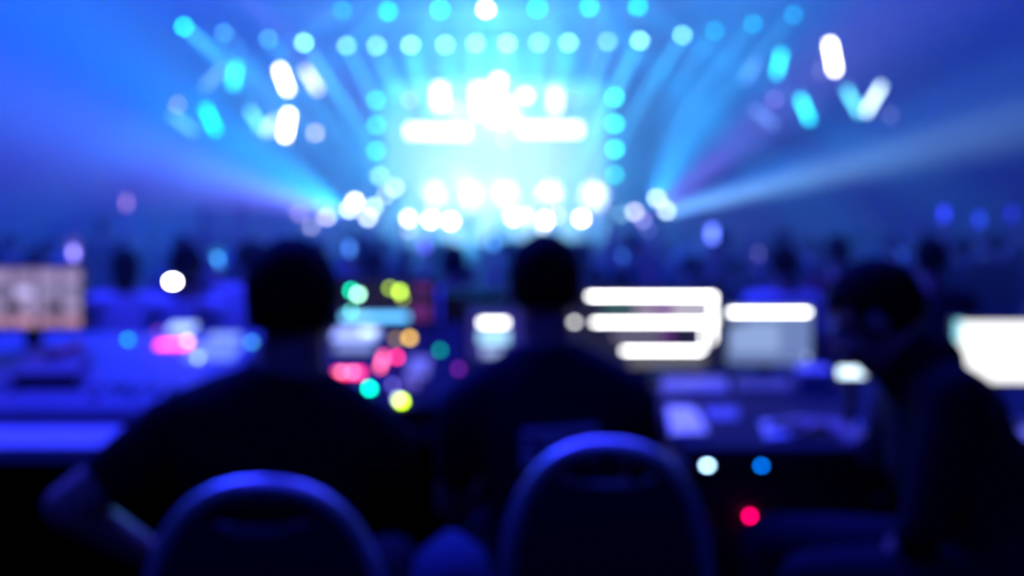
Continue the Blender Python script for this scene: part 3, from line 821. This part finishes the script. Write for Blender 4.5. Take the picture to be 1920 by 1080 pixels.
# flat screens: built upright with their picture as part of the screen mesh
def display(name, x_px0, x_px1, y_px0, y_px1, D, label, cat, base_c, base_e, content, group=None, foot='stand', body_m=None, bez=.012, yaw=0, cast=False):
    a = P(x_px0, y_px1, D); b = P(x_px1, y_px0, D)
    xc = (a.x + b.x) / 2; W = b.x - a.x; z0, z1 = a.z, b.z
    t = empty(name, (xc, D + .05, TZ)); tag(t, label, cat, group)
    L = t.location; m = body_m or M_plastic
    bm = bmesh.new(); bx(bm, (0, -.05 + .019, (z0 + z1) / 2 - L.z), (W + 2 * bez, .03, z1 - z0 + 2 * bez), bev=.005); link('casing', bm, m, t)
    mats = [emat(base_c, base_e, cast)]; bm = bmesh.new()
    bx(bm, (0, -.049, (z0 + z1) / 2 - L.z), (W, .004, z1 - z0), mi=0)
    for (u0, v0, u1, v1, c, e) in content:
        p = P(u0, v0, D); q = P(u1, v1, D)
        if c is None: mm = M_plastic
        else: mm = emat(c, e, cast and e > 2)
        if mm not in mats: mats.append(mm)
        bx(bm, ((p.x + q.x) / 2 - xc, -.052, (p.z + q.z) / 2 - L.z), (abs(q.x - p.x), .002, abs(q.z - p.z)), mi=mats.index(mm))
    link('screen', bm, mats, t)
    if foot == 'stand':
        bm = bmesh.new(); bx(bm, (0, .02, (z0 - L.z + .02) / 2 + .004), (.05, .02, z0 - L.z + .06)); link('stand', bm, m, t)
        bm = bmesh.new(); bx(bm, (0, .01, .006), (.20, .15, .012), bev=.004); link('foot', bm, m, t)
    return t
# pinkish multi-view monitor at the left edge
cont = []
rnd = random.Random(3)
for r_, (ya, yb) in enumerate(((508, 528), (538, 556), (566, 580), (594, 610))):
    for c_ in range(5):
        xa = -60 + 44 * c_
        base = [(.44, .34, .66), (.58, .52, .95), (.52, .42, .72), (.56, .28, .42)][r_]
        k = rnd.uniform(.35, 1.35)
        cont.append((xa, ya, xa + 36, yb, tuple(v * k for v in base), .95))
for xa in (10, 88): cont.append((xa, 566, xa + 34, 588, (.01, .01, .05), .5))
display('multiview_monitor', -66, 148, 502, 614, 3.05, 'monitor cut by the left edge of the photo showing rows of pinkish pictures', 'monitor', (.20, .15, .30), .7, cont)
# upright touch screen of the lighting console
cont = [(640, 588, 766, 600, (.12, .5, 1), 2.6), (645, 590, 690, 596, (.5, 1, .85), 3), (628, 624, 715, 640, (.45, .5, 1), 2.6), (650, 628, 700, 634, (.5, .9, 1), 3), (625, 612, 716, 622, (.30, .25, .9), 1.0),
        (655, 541, 661, 548, (0, .9, .5), 16), (668, 548, 676, 556, (.45, 1, .75), 16), (728, 537, 735, 544, (.35, .55, .05), 11), (746, 542, 754, 552, (.45, .75, .05), 13), (752, 556, 758, 562, (.5, .6, .1), 6),
        (655, 580, 661, 586, (.1, .8, .6), 9), (776, 536, 808, 546, (.20, .03, .30), .8), (772, 570, 806, 600, (.22, .03, .28), .6), (762, 633, 770, 643, (.6, .35, .02), 11), (738, 634, 748, 646, (.25, .15, .02), 4),
        (782, 610, 800, 640, (.18, .02, .25), .6), (836, 608, 842, 616, (.25, 0, .02), 3)]
display('touch_monitor', 622, 812, 526, 650, 3.22, 'dark touch monitor of the lighting console covered in coloured fields', 'monitor', (.02, .02, .06), .5, cont)
# dark boxy monitor and laptop between the two heads
display('back_monitor', 834, 944, 548, 640, 3.30, 'small dark monitor between the two seated heads', 'monitor', (.004, .004, .02), .5, [(822 + 14, 548, 942, 552, (.0, .08, .25), .8)])
display('laptop', 878, 976, 582, 690, 2.9, 'open laptop with a small bright window beside the printed shirt', 'laptop', (.06, .05, .45), .5,
        [(900, 600, 951, 610, (1, 1, 1), 7), (898, 620, 954, 644, (.40, .75, 1), 1.5), (904, 652, 940, 668, (.45, .6, 1), 1.0)], foot='none')
# the laptop's deck
def laptop_deck(x0px, x1px, D, label=None, parent=None, depth=.22, m=M_desk):
    a = P(x0px, 0, D).x; b = P(x1px, 0, D).x; L = parent.location
    bm = bmesh.new(); bx(bm, ((a + b) / 2 - L.x, -depth / 2 - .04, .010), (b - a, depth, .018), bev=.004); link('keyboard_deck', bm, m, parent)
    bm = bmesh.new()
    for r_ in range(5):
        for c_ in range(12):
            bx(bm, ((a + b) / 2 - L.x + (c_ - 5.5) * (b - a) / 13, -depth * .25 - .04 - r_ * .017 + .02, .021), ((b - a) / 15, .013, .004))
    link('keys', bm, M_plastic, parent)
laptop_deck(874, 980, 2.9, parent=bpy.data.objects['laptop'])
# bright monitors on the right
WH = (1, 1, 1); E1 = 13
cont = [(1104, 553, 1340, 558, WH, E1), (1112, 602, 1342, 607, WH, E1 * .8), (1072, 601, 1082, 607, WH, 6), (1168, 655, 1316, 660, WH, E1 * .75), (1333, 556, 1339, 640, WH, 5), (1317, 603, 1321, 656, WH, 5),
        (1190, 576, 1330, 588, (.75, .6, .85), .9), (1232, 577, 1256, 587, (.4, .05, .6), 1.2), (1130, 577, 1186, 587, (.08, .25, .22), .9), (1262, 560, 1330, 600, (.8, .8, .9), .5),
        (1150, 625, 1240, 636, (.45, .4, .6), .6), (1242, 626, 1262, 636, (.3, .04, .4), .9), (1266, 626, 1296, 636, None, 0), (1180, 668, 1320, 688, (.25, .25, .28), .6)]
display('monitor', 1066, 1352, 542, 690, 3.50, 'large monitor right of the printed shirt showing glaring white bars', 'monitor', (.03, .03, .08), .5, cont, 'bright monitors on the right desk', cast=True)
cont = [(1368, 583, 1516, 588, WH, E1), (1364, 600, 1400, 612, (.02, .03, .08), .5), (1372, 606, 1460, 660, (.34, .48, .85), .85), (1466, 606, 1520, 664, (.22, .32, .68), .75), (1340 + 22, 664, 1516, 676, (.2, .28, .62), .7),
        (1510, 668, 1514, 672, (.4, .5, .7), 6)]
display('monitor', 1364, 1522, 576, 682, 3.53, 'second monitor with one glaring bar over a pale blue page', 'monitor', (.22, .33, .66), .7, cont, 'bright monitors on the right desk', cast=True)
# glaring laptop at the right edge
tl = display('laptop', 1796, 1980, 604, 716, 2.62, 'open laptop glaring white at the right edge behind the bent person', 'laptop', (1, 1, 1), 1.6, [(1790, 600, 1802, 640, (.3, .85, 1), 1.2)], foot='none', cast=True)
laptop_deck(1790, 1985, 2.62, parent=tl, depth=.24, m=mat('silver_laptop', (.6, .6, .65), .4))

# ------------------------------------------------------------------ loose things on the right desk
def flat(name, corners, z, th, m, label, cat, group=None, bev=.003):
    """thin slab lying on the desk through four photo corners"""
    qs = [ray_plane(x, y, (0, 0, z), Vector((0, 0, 1))) for x, y in corners]
    c = sum(qs, Vector()) / 4; c.z = TZ
    bm = bmesh.new(); lo = [bm.verts.new(Vector((q.x - c.x, q.y - c.y, 0))) for q in qs]; hi = [bm.verts.new(Vector((q.x - c.x, q.y - c.y, th))) for q in qs]
    bm.faces.new(lo); bm.faces.new(hi)
    for i in range(4): j = (i + 1) % 4; bm.faces.new((lo[i], lo[j], hi[j], hi[i]))
    if bev: bmesh.ops.bevel(bm, geom=list(bm.edges), offset=min(bev, th / 3), segments=2, affect='EDGES')
    o = link(name, bm, m, None); o.location = c; tag(o, label, cat, group); return o
def keyboard(corners, label, m):
    o = flat('keyboard', corners, TZ, .018, m, label, 'keyboard')
    qs = [ray_plane(x, y, (0, 0, TZ), Vector((0, 0, 1))) - o.location for x, y in corners]
    bm = bmesh.new()
    for r_ in range(5):
        for c_ in range(12):
            u, v_ = (c_ + .7) / 12.4, (r_ + .7) / 5.4
            p = qs[0].lerp(qs[1], u).lerp(qs[3].lerp(qs[2], u), v_); bx(bm, (p.x, p.y, .0195), (.014, .014, .006))
    link('keys', bm, m, o)
M_keys = mat('grey_keyboard', (.45, .45, .5), .5)
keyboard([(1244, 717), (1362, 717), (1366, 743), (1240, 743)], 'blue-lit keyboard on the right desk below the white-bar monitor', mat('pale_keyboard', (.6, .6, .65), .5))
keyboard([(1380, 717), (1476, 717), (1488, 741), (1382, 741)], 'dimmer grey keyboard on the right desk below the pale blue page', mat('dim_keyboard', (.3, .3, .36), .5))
M_tab = mat('glossy_white', (.8, .8, .85), .3)
flat('notebook', [(1250, 768), (1302, 770), (1328, 818), (1258, 822)], TZ, .012, M_paper, 'bright white notebook at the near left of the right desk', 'notebook')
flat('paper_sheet', [(1318, 764), (1384, 764), (1384, 786), (1330, 788)], TZ, .002, mat('grey_paper', (.3, .3, .36), .8), 'greyish sheet of paper between the two bright pads', 'paper')
flat('writing_pad', [(1426, 796), (1474, 796), (1488, 824), (1438, 828)], TZ, .010, M_paper, 'small bright white pad near the front edge of the right desk', 'notepad')
flat('paper_sheet', [(1520, 792), (1612, 790), (1618, 815), (1520, 818)], TZ, .002, mat('dull_paper', (.4, .4, .46), .8), 'wide dull sheet of paper in front of the bent person', 'paper')
flat('document_box', [(1492, 722), (1550, 722), (1560, 738), (1494, 738)], TZ, .07, mat('blue_folder', (.35, .38, .6), .6), 'low blue document box at the back of the right desk', 'box')
# small lit phone on a stand below the bent face
a = P(1604, 698, 2.50)
t = empty('phone_on_stand', (a.x, a.y, TZ)); tag(t, 'small wide phone glowing pale white below the bent face', 'phone')
bm = bmesh.new(); bx(bm, (0, .008, a.z - TZ), (.115, .010, .042), bev=.003); link('casing', bm, M_plastic, t)
bm = bmesh.new(); bx(bm, (0, 0, a.z - TZ), (.085, .004, .022)); link('screen', bm, emat((.65, .85, 1), 3.2), t)
bm = bmesh.new(); bx(bm, (0, .03, (a.z - TZ) / 2), (.02, .02, a.z - TZ)); bx(bm, (0, .03, .005), (.09, .07, .01)); link('stand', bm, M_plastic, t)

# gooseneck lamp on the left console
a = P(324, 528, 3.24)
t = empty('gooseneck_lamp', (a.x + .04, 3.29, TZ)); tag(t, 'small gooseneck lamp glaring white above the left mixing console', 'lamp')
L = t.location; q = a - L
bm = bmesh.new(); cyl(bm, (0, 0, 0), (0, 0, .02), .035); link('base', bm, M_black, t)
bm = bmesh.new(); tube(bm, [(0, 0, .02), (.01, .0, .15), (.03, -.0, .27), (.02, -.01, q.z + .05), (q.x + .02, q.y + .03, q.z + .045), (q.x, q.y + .018, q.z + .012)], .005); link('neck', bm, M_black, t, True)
bm = bmesh.new(); loft(bm, [(q + Vector((0, .03, .006)), .012, .010), (q + Vector((0, .008, 0)), .019, .014), (q, .019, .014)], 16); link('lamp_shade', bm, M_black, t, True)
bm = bmesh.new(); ell(bm, q - Vector((0, .002, 0)), (.0150, .006, .0085), None, 14); link('bulb', bm, emat((1, 1, .97), 75), t, True)
# binder with a red marker on it, lying on the console slope
bp, bn = MIX
qs = [ray_plane(x, y, bp + bn * .012, bn) for x, y in ((66, 664), (170, 664), (150, 716), (20, 718))]
c = sum(qs, Vector()) / 4
bm = bmesh.new(); lo = [bm.verts.new(q - c - bn * .004) for q in qs]; hi = [bm.verts.new(q - c + bn * .026) for q in qs]
bm.faces.new(lo); bm.faces.new(hi)
for i in range(4): k = (i + 1) % 4; bm.faces.new((lo[i], lo[k], hi[k], hi[i]))
bmesh.ops.bevel(bm, geom=list(bm.edges), offset=.004, segments=2, affect='EDGES')
o = link('binder', bm, mat('blue_binder', (.10, .10, .16), .6), None); o.location = c; tag(o, 'dark binder lying on the mixing console at the left edge', 'binder')
a = ray_plane(88, 670, bp + bn * .046, bn); b = ray_plane(150, 646, bp + bn * .046, bn)
t = empty('marker_pen', (a + b) / 2); tag(t, 'red-brown marker pen lying aslant on the dark binder', 'pen')
d = (b - a) / 2; M_red = mat('red_marker', (.9, .12, .08), .5)
bm = bmesh.new(); cyl(bm, -d, d * .3, .009); link('barrel', bm, M_red, t, True)
bm = bmesh.new(); cyl(bm, d * .3, d, .010); link('cap', bm, M_red, t, True)

# equipment rack under the right desk
t = empty('equipment_rack', (.62, 2.57, 0)); tag(t, 'dark equipment rack with tiny coloured lamps under the right desk', 'rack')
L = t.location
bm = bmesh.new()
for (c, s_) in (((-.30, 0, .37), (.02, .40, .74)), ((.30, 0, .37), (.02, .40, .74)), ((0, 0, .02), (.62, .40, .02)), ((0, 0, .73), (.62, .40, .02)), ((0, .19, .36), (.60, .02, .68))): bx(bm, c, s_)
link('case', bm, M_plastic, t)
for k in range(6):
    bm = bmesh.new(); bx(bm, (0, -.03, .09 + .115 * k), (.57, .30, .10), bev=.004); u = link('rack_unit', bm, M_black, t)
    bm = bmesh.new()
    for sx in (-.27, .27): cyl(bm, (sx, -.18, .09 + .115 * k), (sx, -.195, .09 + .115 * k), .012, n=10)
    link('handle', bm, M_steel, u)
for (px, py, r_, c, e) in ((1327, 873, .0065, (.40, .68, 1), 26), (1312, 861, .005, (0, .3, .2), 7), (1429, 875, .0045, (.0, .20, 1), 15), (1408, 970, .005, (1, .0, .12), 22), (1408, 978, .005, (1, .0, .12), 12), (1437, 979, .005, (.05, .16, 0), 9), (1405, 1019, .004, (.12, 0, .03), 4)):
    q = P(px, py, 2.375) - L
    bm = bmesh.new(); cyl(bm, q + Vector((0, .012, 0)), q, r_); link('indicator_light', bm, emat(c, e), t)
# road case and bag between the chairs
t = empty('road_case', (-.10, 1.50, 0)); tag(t, 'black road case standing between the two banquet chairs', 'case')
bm = bmesh.new(); bx(bm, (0, 0, .34), (.16, .30, .60), bev=.01); link('body', bm, M_plastic, t)
bm = bmesh.new()
for sx in (-1, 1):
    for sy in (-1, 1): bx(bm, (sx * .075, sy * .145, .34), (.018, .018, .60))
link('edging', bm, M_alu, t)
for sx in (-1, 1):
    for sy in (-1, 1): bm = bmesh.new(); cyl(bm, (sx * .06 - .01, sy * .11, .02), (sx * .06 + .01, sy * .11, .02), .02); link('caster', bm, M_black, t)
a = P(845, 1012, 1.50)
bm = bmesh.new()
h = a.z - .64
loft(bm, [((0, 0, 0), .05, .09), ((0, 0, .01), .066, .11), ((0, 0, h * .6), .068, .12), ((0, 0, h * .85), .055, .10), ((0, 0, h), .02, .05)], 24)
o = link('bag', bm, mat('teal_bag', (.05, .08, .14), .9, spec=.1), None, True); o.location = (a.x, 1.50, .64); tag(o, 'small rounded blue bag on the road case between the chairs', 'bag')
# ------------------------------------------------------------------ performers on the stage
M_white = mat('white_stage_clothes', (.85, .85, .85), .8)
M_wtr = mat('pale_trousers', (.6, .6, .6), .8)
for i, (px, arms, lab) in enumerate(((815, 'phone', 'performer in white at the far left of the stage, arm raised to the chest'), (880, 'one_up', 'performer in white left of the stage middle with one arm raised'),
                                     (945, 'phone', 'performer in white at the stage middle'), (1030, 'folded', 'performer in white right of the stage middle, arms folded'), (1113, 'down', 'performer in white at the far right of the stage, arms down'))):
    D = 24.35 + .25 * (i % 2)
    x = P(px, 380, D).x
    J = standing(x, D, DZ, 1.74, ((.1 if i % 2 else -.15), -1), arms)
    person(lab, 'performers on the stage', J, M_white, M_wtr, voxel=.012, sleeve='long', seed=20 + i, shirt_name='jacket')
    spot('performer_light', P(px, -20, 20.8), (x, D, 2.35), (.85, .97, 1), 12000, 9, .6, .1)

# ------------------------------------------------------------------ the audience
CL = [mat('clothes_%s' % n, c, .95, noise=.3, spec=.2) for n, c in (('black', (.02, .02, .025)), ('navy', (.03, .04, .10)), ('grey', (.16, .16, .2)), ('white', (.62, .62, .68)), ('red', (.25, .04, .06)), ('blue', (.12, .2, .5)))]
TR = mat('crowd_trousers', (.02, .02, .04), .9)
protos = {}
def proto(kind):
    if kind not in protos:
        J = standing(0, 0, 0, 1.74, (0, 1), kind)
        protos[kind] = person('x', 'x', J, CL[0], TR, voxel=.014, sleeve='short', seed=len(protos), detail=False, origin=(0, 0, 0), hair='long' if kind == 'folded' else 'short')
    return protos[kind]
used = set()
rnd = random.Random(11)
def zone(x, y):
    s_ = x / y
    side = 'left side' if s_ < -.27 else 'left of centre' if s_ < -.03 else 'right of centre' if s_ < .25 else 'far right'
    dep = 'near rows' if y < 7.5 else 'middle rows' if y < 13 else 'far rows'
    return dep, side
def audience(x, y, kind, h=1.74, rz=0, shirt=0, label=None):
    p = proto(kind)
    if kind in used: o = copy_tree(p)
    else: o = p; used.add(kind)
    o.location = (x, y, CF); o.rotation_euler = (0, 0, rz); k = h / 1.74; o.scale = (k, k, k)
    for ch in o.children:
        if ch.name.startswith('t_shirt'):
            ch.material_slots[0].link = 'OBJECT'; ch.material_slots[0].material = CL[shirt]
    dep, side = zone(x, y)
    look = {'down': 'arms down', 'phone': 'hand at chin height', 'up': 'both arms raised', 'one_up': 'one arm raised', 'folded': 'long hair, arms folded'}[kind]
    shn = ('black', 'navy', 'grey', 'white', 'red', 'blue')[shirt]
    o['label'] = label or 'person in a %s top in the %s, %s, %s' % (shn, dep, side, look)
    o['category'] = 'person'; o['group'] = 'audience in the ' + dep + ', ' + side
    placed.append((x, y))
    return o
placed = []
def phone(q, c, e, lab, w=.075, h=.15, lit=.5):
    t = empty('phone', q); tag(t, lab, 'phone', 'lit phones in the audience')
    bm = bmesh.new(); bx(bm, (0, .006, 0), (w + .008, .009, h + .008), bev=.003); link('casing', bm, M_plastic, t)
    bm = bmesh.new(); bx(bm, (0, 0, 0), (w, .004, h)); bx(bm, (0, -.002, -h * .1), (w * lit, .003, h * lit), mi=1); link('screen', bm, [emat(c, e * .12), emat(c, e * 2.2)], t)
    return t
rays = []
# people holding lit phones: (px, py, D, colour, brightness, label)
PH = [(138, 470, 6.2, (.30, .25, 1), 2.6, 'phone glowing violet above the pinkish monitor'), (407, 485, 6.0, (.06, .40, 1), 2.8, 'phone glowing azure right of the gooseneck lamp'),
      (655, 462, 7.0, (.08, .3, 1), 1.8, 'phone glowing blue just right of the first operator’s head'), (925, 452, 7.5, (.08, .35, 1), 2.0, 'phone glowing azure just left of the second operator’s head'),
      (1165, 480, 7.0, (.05, .22, 1), 1.6, 'phone glowing azure right of the second operator’s head'), (1216, 497, 6.5, (.04, .04, 1), 1.2, 'phone glowing deep blue above the white-bar monitor'),
      (1335, 435, 8.0, (.12, .2, 1), 2.4, 'phone glowing bright violet-blue over the right monitors'), (1418, 480, 9, (.18, .18, .55), 1.8, 'phone glowing dim grey-violet left of the blue-lit back'),
      (1688, 480, 8, (.02, .08, .5), 1.2, 'phone glowing dim blue above the bent person'), (237, 378, 13, (.35, .2, .45), 2.0, 'distant phone glowing faint pink at the far left'),
      (795, 455, 9, (.12, .12, .9), 1.5, 'phone glowing faint violet below the middle of the stage'), (1770, 398, 9.5, (.03, .05, .9), 1.6, 'tall blue glow of a phone at the far right, left one of the pair'),
      (1836, 408, 9.5, (.02, .06, .7), 1.4, 'tall blue glow of a phone at the far right, right one of the pair'), (1897, 398, 9.8, (.02, .03, .7), 1.0, 'phone glowing dim blue at the right edge')]
for (px, py, D, c, e, lab) in PH:
    q = P(px, py, D)
    # raised right hand of the 'phone' pose reaches (.10, .30, 1.36..) above the floor for 1.74 m
    k = (q.z - CF) / 1.44; kind = 'phone'; hx, hy = .10, .335
    if k > 1.05: k = (q.z - CF) / 1.95; kind = 'one_up'; hx, hy = .20, .20
    k = min(1.13, max(.86, k))
    audience(q.x - hx * k - .025, q.y - hy * k + .04, kind, 1.74 * k, 0, rnd.choice((0, 0, 1)))
    rays.append((q.x / q.y, q.y)); phone(Vector((q.x, q.y, q.z)), c, e, lab, lit=.42 if D < 7.6 else .75)
# the blue-lit backs close behind the desks
audience(P(1470, 500, 5.4).x, 5.4, 'down', 1.66, .1, 3, 'person in a pale top lit blue, close behind the right monitors')
audience(P(350, 500, 4.9).x, 4.9, 'down', 1.66, -.2, 3, 'person in a pale top directly behind the gooseneck lamp')
audience(P(235, 500, 5.6).x, 5.6, 'folded', 1.64, .3, 3, 'long-haired person in a pale top left of the gooseneck lamp')
audience(P(470, 500, 5.8).x, 5.8, 'down', 1.68, 0, 3, 'person in a pale top half hidden by the first operator’s head')
audience(P(850, 500, 5.6).x, 5.6, 'down', 1.66, 0, 3, 'person in a pale top between the two seated operators’ heads')
audience(P(700, 500, 6.2).x, 6.2, 'folded', 1.62, 0, 3, 'long-haired person in a pale top right of the first operator’s head')
audience(P(1745, 520, 5.0).x, 5.0, 'down', 1.70, 0, 0, 'person in a black top beyond the bent person’s back')
tries = 0
while len(placed) < 150 and tries < 6000:
    tries += 1
    y = 5.2 + (21.8 - 5.2) * rnd.random() ** 1.15
    x = rnd.uniform(-1, 1) * y * .56
    if min((x - a) ** 2 + (y - b) ** 2 for a, b in placed) < (.52 + .02 * y) ** 2: continue
    if any(y < b and abs(x / y - a) < .02 + .24 / y for a, b in rays): continue
    kind = rnd.choice(('down', 'down', 'down', 'folded', 'phone') if y < 9 else ('down', 'down', 'folded', 'one_up', 'up', 'down'))
    front = -.13 < x / y < .09      # keep the view to the stage edge clear
    if front and kind in ('one_up', 'up', 'phone'): kind = 'down'
    audience(x, y, kind, rnd.uniform(1.56, 1.68) if front else rnd.uniform(1.60, 1.72) if y < 9 else rnd.uniform(1.60, 1.78), rnd.uniform(-.5, .5), rnd.choice((0, 0, 0, 1, 1, 2, 3, 4, 5)))
